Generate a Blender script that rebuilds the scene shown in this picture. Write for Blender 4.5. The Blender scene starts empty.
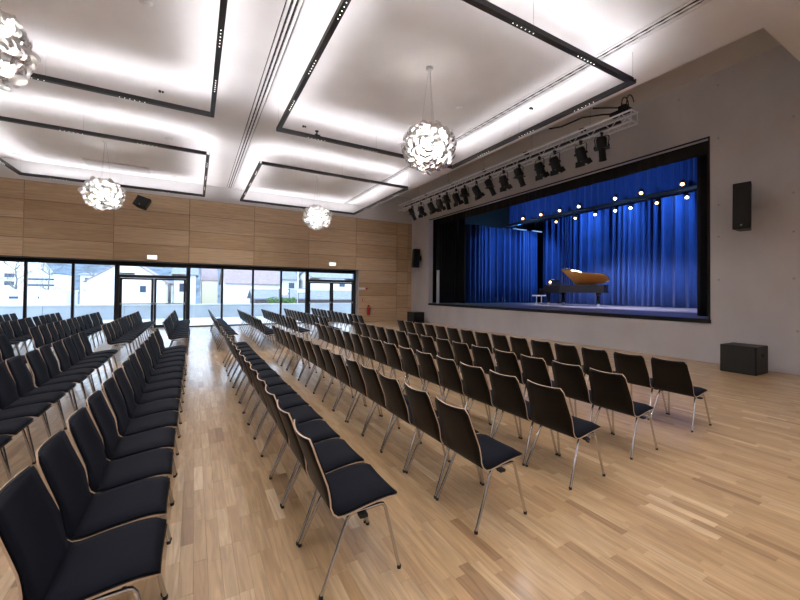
import bpy, bmesh, math, random
from mathutils import Vector, Matrix, Quaternion
random.seed(7)
K = 1.6                      # metres per unit of camera height; measured values below are in that unit
sc = bpy.context.scene
COL = sc.collection
PI = math.pi

# ------------------------------------------------------------------ camera
F_PX, CY_PX, YAW, PITCH, ROLL = 367.371, 286.156, 0.5106, 0.0152, 0.0101
fw = Vector((math.sin(YAW)*math.cos(PITCH), math.cos(YAW)*math.cos(PITCH), math.sin(PITCH)))
r0 = Vector((math.cos(YAW), -math.sin(YAW), 0)); u0 = r0.cross(fw)
rt = r0*math.cos(ROLL) + u0*math.sin(ROLL); up = -r0*math.sin(ROLL) + u0*math.cos(ROLL)
cam = bpy.data.cameras.new('camera'); cam_o = bpy.data.objects.new('camera', cam); COL.objects.link(cam_o)
M3 = Matrix((rt, up, -fw)).transposed().to_4x4(); M3.translation = Vector((0, 0, K)); cam_o.matrix_world = M3
cam.sensor_fit = 'HORIZONTAL'; cam.sensor_width = 36; cam.lens = 36*F_PX/800
cam.shift_y = -(300-CY_PX)/800; cam.clip_start = .05; cam.clip_end = 400
sc.camera = cam_o

# ------------------------------------------------------------------ world, colour management
sc.view_settings.view_transform = 'Standard'; sc.view_settings.look = 'None'
sc.view_settings.exposure = 0.5; sc.view_settings.gamma = 1; sc.view_settings.use_curve_mapping = False
w = bpy.data.worlds.new('overcast_sky'); sc.world = w; w.use_nodes = True
nt = w.node_tree; bg = nt.nodes['Background']
tcw = nt.nodes.new('ShaderNodeTexCoord'); nz = nt.nodes.new('ShaderNodeTexNoise'); nz.inputs['Scale'].default_value = 2.5
cr = nt.nodes.new('ShaderNodeValToRGB'); cr.color_ramp.elements[0].color = (.60, .75, 1, 1); cr.color_ramp.elements[1].color = (.78, .88, 1, 1)
nt.links.new(tcw.outputs['Generated'], nz.inputs['Vector']); nt.links.new(nz.outputs['Fac'], cr.inputs['Fac'])
nt.links.new(cr.outputs['Color'], bg.inputs['Color']); bg.inputs['Strength'].default_value = 3.4
sc.cycles.max_bounces = 10; sc.cycles.diffuse_bounces = 6; sc.cycles.glossy_bounces = 4
sc.cycles.transparent_max_bounces = 16; sc.cycles.transmission_bounces = 6
sc.cycles.caustics_reflective = False; sc.cycles.caustics_refractive = False
sc.cycles.sample_clamp_indirect = 6

# ------------------------------------------------------------------ light lists (lamps stand on things built below, except the added blue stage spots)
UP_POWER = 6.5      # W per metre of rail, shining up on to the ceiling
DOWN_POWER = 58.0    # W per spot cluster under the rails
CHAND_POWER = 300.0
STAGE_BLUE = 230.0
STAGE_WHITE = 700.0

def lamp(kind, name, loc, energy, color=(1, 1, 1), rot=None, target=None, **kw):
    l = bpy.data.lights.new(name, kind); l.energy = energy; l.color = color
    for k, v in kw.items(): setattr(l, k, v)
    o = bpy.data.objects.new(name, l); COL.objects.link(o); o.location = loc
    if rot: o.rotation_euler = rot
    if target is not None:
        o.rotation_euler = (Vector(target)-Vector(loc)).to_track_quat('-Z', 'Y').to_euler()
    return o

# ------------------------------------------------------------------ materials
def mat(name, col, rough=.6, metal=0, spec=.5, coat=0, emit=None, es=0, sheen=0):
    m = bpy.data.materials.new(name); m.use_nodes = True
    b = m.node_tree.nodes['Principled BSDF']
    b.inputs['Base Color'].default_value = (*col, 1); b.inputs['Roughness'].default_value = rough
    b.inputs['Metallic'].default_value = metal; b.inputs['Specular IOR Level'].default_value = spec
    b.inputs['Coat Weight'].default_value = coat; b.inputs['Coat Roughness'].default_value = .15
    b.inputs['Sheen Weight'].default_value = sheen
    if emit: b.inputs['Emission Color'].default_value = (*emit, 1); b.inputs['Emission Strength'].default_value = es
    return m
def noisy(m, scale=(4, 4, 4), amt=.15, bump=0, detail=6, rough_amt=0):
    """multiply the base colour by a world-anchored noise; optional fine relief"""
    n = m.node_tree; b = n.nodes['Principled BSDF']; c = tuple(b.inputs['Base Color'].default_value)
    g = n.nodes.new('ShaderNodeNewGeometry'); mp = n.nodes.new('ShaderNodeMapping'); mp.inputs['Scale'].default_value = scale
    t = n.nodes.new('ShaderNodeTexNoise'); t.inputs['Detail'].default_value = detail; t.inputs['Scale'].default_value = 1
    r = n.nodes.new('ShaderNodeValToRGB')
    r.color_ramp.elements[0].position = .3; r.color_ramp.elements[1].position = .7
    r.color_ramp.elements[0].color = tuple(x*(1-amt) for x in c[:3])+(1,); r.color_ramp.elements[1].color = tuple(min(1, x*(1+amt)) for x in c[:3])+(1,)
    n.links.new(g.outputs['Position'], mp.inputs['Vector']); n.links.new(mp.outputs['Vector'], t.inputs['Vector'])
    n.links.new(t.outputs['Fac'], r.inputs['Fac']); n.links.new(r.outputs['Color'], b.inputs['Base Color'])
    if bump:
        bp = n.nodes.new('ShaderNodeBump'); bp.inputs['Strength'].default_value = bump; bp.inputs['Distance'].default_value = .01
        n.links.new(t.outputs['Fac'], bp.inputs['Height']); n.links.new(bp.outputs['Normal'], b.inputs['Normal'])
    return m
def wood(name, ramp, grain, rough, coat=0, contrast=.22):
    """tone comes from the 'tone' attribute of each piece, grain from world-anchored stretched noise"""
    m = mat(name, (1, 1, 1), rough, coat=coat); n = m.node_tree; b = n.nodes['Principled BSDF']
    a = n.nodes.new('ShaderNodeAttribute'); a.attribute_name = 'tone'
    g = n.nodes.new('ShaderNodeNewGeometry'); mp = n.nodes.new('ShaderNodeMapping'); mp.inputs['Scale'].default_value = grain
    av = n.nodes.new('ShaderNodeVectorMath'); av.operation = 'SCALE'; av.inputs['Scale'].default_value = 37
    ad = n.nodes.new('ShaderNodeVectorMath'); ad.operation = 'ADD'
    n.links.new(a.outputs['Color'], av.inputs[0]); n.links.new(g.outputs['Position'], mp.inputs['Vector'])
    n.links.new(mp.outputs['Vector'], ad.inputs[0]); n.links.new(av.outputs['Vector'], ad.inputs[1])
    t = n.nodes.new('ShaderNodeTexNoise'); t.inputs['Scale'].default_value = 1; t.inputs['Detail'].default_value = 5; t.inputs['Distortion'].default_value = 1.2
    n.links.new(ad.outputs['Vector'], t.inputs['Vector'])
    r = n.nodes.new('ShaderNodeValToRGB'); e = r.color_ramp.elements
    e[0].position = 0; e[0].color = (*ramp[0], 1); e[1].position = 1; e[1].color = (*ramp[-1], 1)
    for i, c in enumerate(ramp[1:-1]): x = e.new((i+1)/(len(ramp)-1)); x.color = (*c, 1)
    n.links.new(a.outputs['Fac'], r.inputs['Fac'])
    r2 = n.nodes.new('ShaderNodeMapRange'); r2.inputs['From Min'].default_value = .3; r2.inputs['From Max'].default_value = .7
    r2.inputs['To Min'].default_value = 1-contrast; r2.inputs['To Max'].default_value = 1+contrast*.6
    n.links.new(t.outputs['Fac'], r2.inputs['Value'])
    mu = n.nodes.new('ShaderNodeVectorMath'); mu.operation = 'SCALE'
    n.links.new(r.outputs['Color'], mu.inputs[0]); n.links.new(r2.outputs['Result'], mu.inputs['Scale'])
    n.links.new(mu.outputs['Vector'], b.inputs['Base Color'])
    return m
M = {}
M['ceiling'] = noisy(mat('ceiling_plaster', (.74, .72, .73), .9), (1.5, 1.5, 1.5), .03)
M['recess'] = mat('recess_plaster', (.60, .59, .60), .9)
M['concrete'] = noisy(mat('smooth_concrete', (.54, .525, .55), .8), (1.2, 1.2, .7), .07, .05)
M['white_wall'] = mat('white_wall', (.60, .585, .59), .85)
M['black_gap'] = mat('dark_gap', (.015, .012, .010), .9)
M['black'] = mat('black_paint', (.006, .006, .007), .5, spec=.3)
M['rail'] = mat('dark_grey_rail', (.022, .022, .025), .5)
M['frame'] = mat('anthracite_frame', (.018, .020, .026), .45, metal=.3)
M['plank'] = wood('oak_strip', [(.25, .145, .070), (.34, .21, .108), (.40, .255, .132), (.435, .288, .155), (.49, .34, .195), (.60, .445, .285)], (30, 2.2, 30), .38, coat=.5, contrast=.28)
M['panel'] = wood('oak_panel', [(.47, .32, .185), (.55, .385, .235), (.62, .45, .29)], (1.0, 6, 26), .55, contrast=.22)
M['pad'] = noisy(mat('black_upholstery', (.0036, .0046, .0092), .8, spec=.12), (300, 300, 300), .35, .2, 2)
M['veneer'] = noisy(mat('black_brown_veneer', (.0065, .0045, .0035), .45, spec=.18), (20, 20, 90), .3)
M['edge'] = mat('beech_edge', (.50, .37, .27), .5)
M['chrome'] = mat('chrome', (.62, .62, .64), .18, metal=1)
M['rubber'] = mat('black_rubber', (.01, .01, .01), .8)
M['alu'] = mat('aluminium', (.78, .78, .79), .4, metal=.35)
M['steel'] = mat('brushed_steel', (.35, .36, .38), .4, metal=.8)
M['blue'] = noisy(mat('blue_velvet', (.012, .052, .23), .85, sheen=.15), (25, 25, 2), .2)
M['blackdrape'] = mat('black_velvet', (.008, .008, .010), .9, sheen=.03)
M['stage'] = noisy(mat('dark_stage_boards', (.36, .31, .34), .3, coat=.3), (3, 30, 3), .25)
M['pblack'] = mat('polished_black_lacquer', (.010, .010, .012), .08, coat=1)
M['gold'] = mat('gold_plate', (.60, .36, .13), .32, metal=.5)
M['lid_reflection'] = mat('gold_reflection_lid', (.34, .17, .06), .25, coat=.6)  # black lid underside; the gold plate's reflection is painted in as brown
M['ivory'] = mat('white_keys', (.75, .73, .66), .3)
M['paper'] = mat('white_paper', (.72, .70, .70), .8)
M['red'] = mat('red_paint', (.45, .012, .012), .3)
M['white'] = mat('white_plastic', (.72, .72, .72), .5)
M['lens'] = mat('dark_lens', (.03, .035, .05), .08, coat=1)
M['ext_white'] = mat('white_render', (.74, .73, .72), .9)
M['ext_cream'] = mat('cream_render', (.70, .62, .46), .9)
M['ext_roof'] = noisy(mat('roof_tiles', (.30, .23, .24), .9), (3, 3, 12), .2)
M['ext_roof2'] = noisy(mat('grey_roof_tiles', (.22, .23, .27), .9), (3, 3, 12), .2)
M['ext_glass'] = mat('far_window_glass', (.05, .07, .11), .15)
M['ext_conc'] = noisy(mat('parapet_concrete', (.58, .61, .65), .85), (1.2, 1.2, 1.2), .1)
M['paving'] = noisy(mat('pale_paving', (.58, .59, .60), .8), (2, 2, 2), .1)
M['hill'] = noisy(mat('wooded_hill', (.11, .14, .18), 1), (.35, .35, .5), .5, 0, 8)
M['bark'] = mat('grey_bark', (.18, .17, .17), .9)
M['hedge'] = noisy(mat('hedge_leaves', (.10, .19, .05), .9), (6, 6, 6), .5)
M['brown'] = mat('dark_timber', (.10, .08, .08), .8)
def emis(name, col, s):
    m = mat(name, (.8, .8, .8), .4, emit=col, es=s); return m
M['e_exit'] = emis('lit_exit_panel', (.80, .95, 1), 1.1)
M['e_green'] = emis('lit_green_symbol', (.05, .42, .32), .5)
M['e_dot'] = emis('spot_glow', (1, .95, .9), 3)
M['e_strip'] = emis('led_strip', (1, .96, .93), 2)
M['e_warm'] = emis('warm_lens_glow', (1, .50, .14), 6)
M['e_white'] = emis('white_lens_glow', (.85, .92, 1), 6)
M['e_bulb'] = emis('bulb_glow', (1, .97, .93), 7)
# window glass: clear, faintly reflective pane
def glass():
    m = bpy.data.materials.new('window_glass'); m.use_nodes = True; n = m.node_tree; n.nodes.clear()
    o = n.nodes.new('ShaderNodeOutputMaterial'); mx = n.nodes.new('ShaderNodeMixShader'); t = n.nodes.new('ShaderNodeBsdfTransparent')
    g = n.nodes.new('ShaderNodeBsdfGlossy'); f = n.nodes.new('ShaderNodeFresnel'); f.inputs['IOR'].default_value = 1.4
    t.inputs['Color'].default_value = (.90, .95, .97, 1); g.inputs['Roughness'].default_value = .02
    n.links.new(f.outputs['Fac'], mx.inputs['Fac']); n.links.new(t.outputs[0], mx.inputs[1]); n.links.new(g.outputs[0], mx.inputs[2]); n.links.new(mx.outputs[0], o.inputs[0])
    return m
M['glass'] = glass()
def petal_mat():
    m = bpy.data.materials.new('clear_lens_petal'); m.use_nodes = True; n = m.node_tree; n.nodes.clear()
    o = n.nodes.new('ShaderNodeOutputMaterial'); t = n.nodes.new('ShaderNodeBsdfTransparent'); t.inputs['Color'].default_value = (.97, .97, .97, 1)
    tr = n.nodes.new('ShaderNodeBsdfTranslucent'); tr.inputs['Color'].default_value = (.95, .93, .90, 1)
    g = n.nodes.new('ShaderNodeBsdfGlossy'); g.inputs['Roughness'].default_value = .08
    geo = n.nodes.new('ShaderNodeTexCoord'); wv = n.nodes.new('ShaderNodeTexWave'); wv.wave_type = 'RINGS'; wv.rings_direction = 'Z'
    wv.inputs['Scale'].default_value = 28
    bp = n.nodes.new('ShaderNodeBump'); bp.inputs['Strength'].default_value = .6; bp.inputs['Distance'].default_value = .004
    n.links.new(geo.outputs['Object'], wv.inputs['Vector']); n.links.new(wv.outputs['Fac'], bp.inputs['Height'])
    n.links.new(bp.outputs['Normal'], g.inputs['Normal'])
    lw = n.nodes.new('ShaderNodeLayerWeight'); lw.inputs['Blend'].default_value = .35
    m1 = n.nodes.new('ShaderNodeMixShader'); m1.inputs['Fac'].default_value = .7
    n.links.new(t.outputs[0], m1.inputs[1]); n.links.new(tr.outputs[0], m1.inputs[2])
    m2 = n.nodes.new('ShaderNodeMixShader'); n.links.new(lw.outputs['Fresnel'], m2.inputs['Fac'])
    n.links.new(m1.outputs[0], m2.inputs[1]); n.links.new(g.outputs[0], m2.inputs[2]); n.links.new(m2.outputs[0], o.inputs[0])
    return m
M['petal'] = petal_mat()

# ------------------------------------------------------------------ geometry helpers
class MB:
    """collects simple shapes; build() links them as one mesh object"""
    def __init__(s): s.v = []; s.f = []; s.mi = []; s.sm = []
    def add(s, vs, fs, mi=0, smooth=False):
        k = len(s.v); s.v += [tuple(v) for v in vs]
        for f in fs: s.f.append([k+i for i in f]); s.mi.append(mi); s.sm.append(smooth)
        return s
    def box(s, a, b, mi=0, rot=None, piv=None):
        x0, x1 = sorted((a[0], b[0])); y0, y1 = sorted((a[1], b[1])); z0, z1 = sorted((a[2], b[2]))
        vs = [Vector(p) for p in ((x0,y0,z0),(x1,y0,z0),(x1,y1,z0),(x0,y1,z0),(x0,y0,z1),(x1,y0,z1),(x1,y1,z1),(x0,y1,z1))]
        if rot is not None:
            p = Vector(piv) if piv is not None else Vector(((x0+x1)/2, (y0+y1)/2, (z0+z1)/2))
            vs = [rot @ (v-p) + p for v in vs]
        return s.add(vs, [(0,3,2,1),(4,5,6,7),(0,1,5,4),(1,2,6,5),(2,3,7,6),(3,0,4,7)], mi)
    def tube(s, pts, r, n=8, mi=0, caps=True):
        pts = [Vector(p) for p in pts]; rs = r if isinstance(r, (list, tuple)) else [r]*len(pts)
        rings = []; ref = None
        for i, p in enumerate(pts):
            if i == 0: d = pts[1]-p
            elif i == len(pts)-1: d = p-pts[i-1]
            else: d = (pts[i+1]-p).normalized() + (p-pts[i-1]).normalized()
            d.normalize()
            if ref is None: ref = Vector((0, 0, 1)) if abs(d.z) < .9 else Vector((1, 0, 0))
            a = d.cross(ref).normalized(); b = d.cross(a).normalized(); ref = -b if False else ref
            rings.append([p + (a*math.cos(2*PI*j/n) + b*math.sin(2*PI*j/n))*rs[i] for j in range(n)])
        vs = [v for ring in rings for v in ring]; fs = []
        for i in range(len(pts)-1):
            for j in range(n):
                fs.append((i*n+j, i*n+(j+1) % n, (i+1)*n+(j+1) % n, (i+1)*n+j))
        s.add(vs, fs, mi, True)
        if caps:
            s.add(rings[0], [tuple(range(n))[::-1]], mi); s.add(rings[-1], [tuple(range(n))], mi)
        return s
    def lathe(s, prof, c=(0, 0, 0), axis=(0, 0, 1), n=20, mi=0):
        q = Vector((0, 0, 1)).rotation_difference(Vector(axis).normalized()); c = Vector(c); vs = []
        for r, z in prof:
            for j in range(n): vs.append(c + q @ Vector((r*math.cos(2*PI*j/n), r*math.sin(2*PI*j/n), z)))
        fs = []
        for i in range(len(prof)-1):
            for j in range(n): fs.append((i*n+j, i*n+(j+1) % n, (i+1)*n+(j+1) % n, (i+1)*n+j))
        s.add(vs, fs, mi, True)
        if prof[0][0] > 1e-5: s.add(vs[:n], [tuple(range(n))[::-1]], mi)
        if prof[-1][0] > 1e-5: s.add(vs[-n:], [tuple(range(n))], mi)
        return s
    def prism(s, poly, z0, z1, mi=0, fn=None):
        """extrude an xy polygon from z0 to z1; fn maps each point"""
        fn = fn or (lambda v: v); n = len(poly)
        vs = [fn(Vector((x, y, z0))) for x, y in poly] + [fn(Vector((x, y, z1))) for x, y in poly]
        fs = [tuple(range(n))[::-1], tuple(range(n, 2*n))] + [(i, (i+1) % n, n+(i+1) % n, n+i) for i in range(n)]
        return s.add(vs, fs, mi)
    def mesh(s, name, mats, bevel=0):
        me = bpy.data.meshes.new(name); me.from_pydata(s.v, [], s.f)
        for m in (mats if isinstance(mats, (list, tuple)) else [mats]): me.materials.append(M[m] if isinstance(m, str) else m)
        me.polygons.foreach_set('material_index', s.mi); me.polygons.foreach_set('use_smooth', s.sm)
        if bevel:
            bm = bmesh.new(); bm.from_mesh(me); bmesh.ops.remove_doubles(bm, verts=bm.verts, dist=1e-5)
            bmesh.ops.bevel(bm, geom=[e for e in bm.edges if len(e.link_faces) == 2 and e.calc_face_angle(0) > .6], offset=bevel, segments=2, affect='EDGES', profile=.6)
            bm.to_mesh(me); bm.free()
        me.update(); return me
    def build(s, name, mats, parent=None, bevel=0):
        return link(name, s.mesh(name, mats, bevel), parent)
def link(name, me, parent=None, loc=(0, 0, 0), rot=(0, 0, 0)):
    o = bpy.data.objects.new(name, me); COL.objects.link(o); o.location = loc; o.rotation_euler = rot
    if parent is not None: o.parent = parent
    return o
def tag(o, label=None, cat=None, group=None, kind=None):
    if label:
        o['label'] = label
        assert 4 <= len(label.split()) <= 16, (len(label.split()), label)
    if cat: o['category'] = cat
    if group: o['group'] = group
    if kind: o['kind'] = kind
    return o
def empty(name, loc=(0, 0, 0), rz=0, label=None, cat=None, group=None, kind=None):
    o = bpy.data.objects.new(name, None); COL.objects.link(o); o.location = loc; o.rotation_euler = (0, 0, rz)
    o.empty_display_size = .1
    return tag(o, label, cat, group, kind)
def copy_tree(o, parent=None):
    c = o.copy(); COL.objects.link(c)
    if parent is not None: c.parent = parent
    for ch in list(KIDS.get(o.name, [])): copy_tree(ch, c)
    return c
KIDS = {}
def remember(o):
    """note the children of a finished thing so that copying needs no scene update"""
    KIDS[o.name] = [c for c in COL.objects if c.parent == o]
    for c in KIDS[o.name]: remember(c)
def P(x, y, z): return Vector((x*K, y*K, z*K))
def proj(p):
    d = Vector(p) - Vector((0, 0, K)); z = d.dot(fw)
    if z < .05: return None
    return (400 + F_PX*d.dot(rt)/z, CY_PX - F_PX*d.dot(up)/z, z)
ORD = ['first','second','third','fourth','fifth','sixth','seventh','eighth','ninth','tenth','eleventh','twelfth','thirteenth','fourteenth','fifteenth','sixteenth']

# ------------------------------------------------------------------ room dimensions (camera heights)
XS, YW, YG = 6.67, 11.08, 11.36
XL, YB = -7.6, -3.6
ZC, ZR, XC, YN = 3.80, 4.29, 5.15, 1.42     # ceiling, recess over the truss, ceiling edge, near drop
ZH = 1.694                                   # head of the glazing
XE = 4.66                                    # right jamb of the glazing
OY0, OY1, OZ0, OZ1 = 2.50, 10.0, .581, 3.366 # stage opening

# floor: sub-floor slab + individually laid oak strips
flo = MB().box(P(XL-.1, YB-.1, -.12), Vector(((XS+.1)*K, (YG+.06)*K, -.012))).build('floor', 'black_gap'); tag(flo, kind='structure')
PW, PL, GAP = .071, .44, .0005
cells = []
nx = int((XS-XL)*K/PW)+1
for i in range(nx):
    x0 = XS*K - (i+1)*PW
    off = random.random()*PL; y = YB*K - off
    if x0 < XL*K: continue
    while y < (YG-.02)*K:
        y0, y1 = max(y, YB*K), min(y+PL, (YG-.02)*K)
        if y1-y0 > .02: cells.append((x0, y0, y1))
        y += PL
def plank_mesh(x0, x1, y0, y1, m, dz=0):
    e = .0006
    m.add([(x0,y0,-.012),(x1,y0,-.012),(x1,y1,-.012),(x0,y1,-.012),(x0,y0,-e+dz),(x1,y0,-e+dz),(x1,y1,-e+dz),(x0,y1,-e+dz),
           (x0+e,y0+e,dz),(x1-e,y0+e,dz),(x1-e,y1-e,dz),(x0+e,y1-e,dz)],
          [(8,9,10,11),(0,1,5,4),(1,2,6,5),(2,3,7,6),(3,0,4,7),(4,5,9,8),(5,6,10,9),(6,7,11,10),(7,4,8,11)])
scored = []
for c in cells:
    q = proj((c[0]+PW/2, (c[1]+c[2])/2, 0)); s = 0
    if q and -20 < q[0] < 820 and q[1] < 625 and c[2]-c[1] > PL-.001: s = 1/q[2]
    scored.append((s, c))
scored.sort(key=lambda t: -t[0])
def set_tone(me, vals):
    a = me.attributes.new('tone', 'FLOAT', 'FACE'); a.data.foreach_set('value', vals)
def tone_rand(): return min(1, max(0, random.gauss(.52, .18)))
pm = []
for i in range(24):
    mb = MB(); plank_mesh(-PW/2+GAP/2, PW/2-GAP/2, -PL/2+GAP/2, PL/2-GAP/2, mb, (i % 3-1)*.00015)
    me = mb.mesh('plank', 'plank'); set_tone(me, [tone_rand()]*len(me.polygons)); pm.append(me)
for s, c in scored[:300]:
    link('plank', random.choice(pm), flo, (c[0]+PW/2, c[1]+PL/2, 0))
mb = MB(); tones = []
for s, c in scored[300:]:
    plank_mesh(c[0]+GAP/2, c[0]+PW-GAP/2, c[1]+GAP/2, c[2]-GAP/2, mb); tones += [tone_rand()]*9
rest = mb.build('planks', 'plank', flo); set_tone(rest.data, tones); rest['kind'] = 'stuff'

# ceiling with two slot diffusers let into it
S1 = (.727, .887); S2 = (4.07, 4.248); T = .3
c = MB()
for a, b in ((XL, S1[0]), (S1[1], S2[0]), (S2[1], XC)): c.box(P(a, YN, ZC), P(b, YW, ZC+T))
for s in (S1, S2): c.box(P(s[0], YN, ZC+.1), P(s[1], YW, ZC+T))
c.box(P(XL, YB, ZC-.10), P(XS, YN, ZC+T))
c.box(P(XC-.02, YN, ZC+T-.01), P(XC, YW, ZR+.2))
tag(c.build('ceiling', 'ceiling'), kind='structure')
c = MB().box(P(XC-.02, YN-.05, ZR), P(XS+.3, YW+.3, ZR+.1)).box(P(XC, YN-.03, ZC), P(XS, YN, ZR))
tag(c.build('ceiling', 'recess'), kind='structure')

# wall_back: wood panels above and beside the glazing
wb = MB().box(P(XL, YW+.012, ZH), P(XS, YW+.27, ZC+T)).box(P(XE+.01, YW+.012, 0), P(XS, YW+.27, ZH))
wb = wb.build('wall_back', 'black_gap'); tag(wb, kind='structure')
MB().box(P(XL, YW, 3.383), P(XS, YW+.012, ZR+.1)).build('plaster_band', 'white_wall', wb)
MB().box(P(XE-.004, YW+.0, 0), P(XE+.012, YW+.27, ZH)).build('jamb_lining', 'white_wall', wb)
MB().box(P(XL, YW+.004, ZH-.012), P(XE+.01, YW+.27, ZH)).build('head_lining', 'frame', wb)
xj = [XL, -6.44, -4.87, -3.30, -1.715, -.135, 1.46, 3.02, 4.56, 6.07, 6.51, XS]
zj = [0, .44, .86, 1.278, ZH, 2.117, 2.537, 2.956, 3.380]
g = .0045
for i in range(len(xj)-1):
    for j in range(len(zj)-1):
        x0, x1 = xj[i], xj[i+1]
        if j < 4:
            if x1 <= XE: continue
            x0 = max(x0, XE+.012)
        mb = MB().box(P(x0+g, YW-.004, zj[j]+g), P(x1-g, YW+.0115, zj[j+1]-g))
        o = mb.build('panel', 'panel', wb); t = random.random(); set_tone(o.data, [t]*6)

# wall_right (stage wall) with the stage opening
wr = MB().box(P(XS, YB, 0), P(XS+.16, OY0, ZR+.1)).box(P(XS, OY1, 0), P(XS+.16, YW+.27, ZR+.1))
wr.box(P(XS, OY0, 0), P(XS+.16, OY1, OZ0)).box(P(XS, OY0, OZ1), P(XS+.16, OY1, ZR+.1))
wr = wr.build('wall_right', 'concrete'); tag(wr, kind='structure')
hole = MB().lathe([(.022, 0), (.022, .003), (.014, .003), (.012, -.002), (0, -.002)], axis=(-1, 0, 0), n=10).mesh('tie_hole', 'steel')
for y, z in ((2.40,4.086),(2.90,4.09),(2.40,3.30),(1.625,3.30),(2.40,2.315),(2.40,1.85),(2.40,1.22),(1.63,2.32),(1.63,1.82),(1.63,1.22),(1.60,.55)):
    link('tie_hole', hole, wr, P(XS, y, z))
# thin dark reveal trim round the opening and stage lip
tr = MB().box(P(XS-.008, OY0, OZ1-.02), P(XS+.02, OY1, OZ1)).box(P(XS-.008, OY0, OZ0), P(XS+.02, OY0+.02, OZ1)).build('trim_1', 'black'); tag(tr, kind='structure')
lip = MB().box(P(XS-.012, OY0-.01, OZ0-.004), P(XS+.2, OY1, .635)).build('trim_2', 'black'); tag(lip, kind='structure')
# other walls (behind and left of the camera)
tag(MB().box(P(XL-.15, YB, 0), P(XL, YW+.27, ZC+T)).build('wall_left', 'white_wall'), kind='structure')
tag(MB().box(P(XL-.15, YB-.15, 0), P(XS+.16, YB, ZC+T)).build('wall_front', 'white_wall'), kind='structure')
# stage house
XK = 12.2
tag(MB().box(P(XS+.16, OY0-.9, OZ0-.05), P(XK, OY1+.6, .635)).build('floor', 'stage'), kind='structure')
tag(MB().box(P(XK, OY0-.9, 0), P(XK+.1, OY1+.6, 4.7)).build('wall_stage_back', 'black'), kind='structure')
tag(MB().box(P(XS+.16, OY1+.5, 0), P(XK, OY1+.6, 4.7)).build('wall_stage_left', 'black'), kind='structure')
tag(MB().box(P(XS+.16, OY0-.9, 0), P(XK, OY0-.8, 4.7)).build('wall_stage_right', 'black'), kind='structure')
tag(MB().box(P(XS+.16, OY0-.9, 4.6), P(XK, OY1+.6, 4.7)).build('ceiling', 'black'), kind='structure')

# glazing: windows and two double doors
def bar(mb, x0, x1, z0, z1, d=.05, y=YG): mb.box(P(x0, y-d/2, z0), P(x1, y+d/2, z1))
hd = MB().box(P(XL, YG-.05, ZH-.10), P(XE, YG+.05, ZH-.004)); tag(hd.build('trim_3', 'frame'), kind='structure')
mull = [-6.70, -5.88, -5.02, -4.16, -3.32, -2.50]
wins = [(a, b) for a, b in zip([XL]+mull, mull+[-1.69])] + [(-.12, .68), (.68, 1.48), (1.48, 2.27), (2.27, 3.03)]
zt = ZH-.10
for i, (a, b) in enumerate(wins):
    o = empty('window_%d' % (i+1), P((a+b)/2, YG, 0), kind='structure')
    f = MB()
    for m, s in ((a, 1), (b, -1)): f.box(Vector(((m-(a+b)/2)*K, -.045, 0)), Vector(((m-(a+b)/2+s*.027)*K, .045, zt*K)))
    W = (b-a)/2*K
    f.box((-W, -.045, 0), (W, .045, .05)).box((-W, -.045, zt*K-.02), (W, .045, zt*K))
    f.build('window_frame', 'frame', o)
    MB().box((-W+.03, -.006, .05), (W-.03, .006, zt*K-.02)).build('pane', 'glass', o)
for i, (a, b) in enumerate(((-1.69, -.12), (3.03, XE-.004))):
    cx = (a+b)/2; o = empty('door_%d' % (i+1), P(cx, YG, 0), kind='structure'); W = (b-a)/2*K
    f = MB().box((-W, -.09, 0), (-W+.11, .09, zt*K)).box((W-.11, -.09, 0), (W, .09, zt*K)).box((-W, -.07, 1.285*K), (W, .07, 1.36*K)).box((-W, -.05, zt*K-.03), (W, .05, zt*K))
    f.build('door_frame', 'frame', o)
    MB().box((-W+.11, -.006, 1.36*K), (W-.11, .006, zt*K-.03)).build('transom_pane', 'glass', o)
    for s in (-1, 1):
        x0, x1 = sorted((s*.006, s*(W-.115))); st = .085
        lf = MB().box((x0, -.035, .01), (x0+st, .035, 1.28*K)).box((x1-st, -.035, .01), (x1, .035, 1.28*K))
        lf.box((x0, -.035, .01), (x1, .035, .13)).box((x0, -.035, 1.28*K-.07), (x1, .035, 1.28*K)); lf = lf.build('door_leaf', 'frame', o)
        MB().box((x0+st, -.006, .13), (x1-st, .006, 1.28*K-.07)).build('pane', 'glass', lf)
        MB().tube([(x0+.04, -.10, .63*K), (x1-.04, -.10, .63*K)], .022, 8).box((x0+.03, -.11, .60*K), (x0+.06, -.03, .66*K)).box((x1-.06, -.11, .60*K), (x1-.03, -.03, .66*K)).build('push_bar', 'steel', lf)
        MB().box((s*(W-.62), -.14, 1.375*K-.02), (s*(W-.14), -.07, 1.375*K+.05)).build('door_closer', 'steel', o)

# ------------------------------------------------------------------ slot diffusers in the ceiling
for (a, b), y0, lab in ((S1, YN, 'long ceiling air slot between the left and right light frames'), (S2, YN, 'long ceiling air slot passing over the right-hand light frames')):
    L = (YW-y0)*K; W = (b-a)*K; o = empty('slot_diffuser', P((a+b)/2, y0, ZC), label=lab, cat='air vent', group='slot diffusers in the ceiling')
    MB().box((-W/2, 0, .04), (W/2, L, .10)).build('duct_back', 'black_gap', o)
    MB().box((-W/2+.022, 0, -.004), (-W/2+.072, L, .03)).box((W/2-.072, 0, -.004), (W/2-.022, L, .03)).box((-.018, 0, -.004), (.018, L, .03)).build('slot_profile', 'ceiling', o)
    for sx in (-.036, .036):
        vs = []; fs = []; n = int(L/.12)
        for k in range(n+1):
            x = sx + (.011 if k % 2 else -.011); y = L*k/n
            vs += [(x-.007, y, -.001), (x+.007, y, -.001), (x-.007, y, .02), (x+.007, y, .02)]
            if k: q = 4*(k-1); fs += [(q, q+1, q+5, q+4), (q+1, q+3, q+7, q+5), (q+2, q, q+4, q+6)]
        MB().add(vs, fs).build('vane', 'rail', o)

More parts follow.
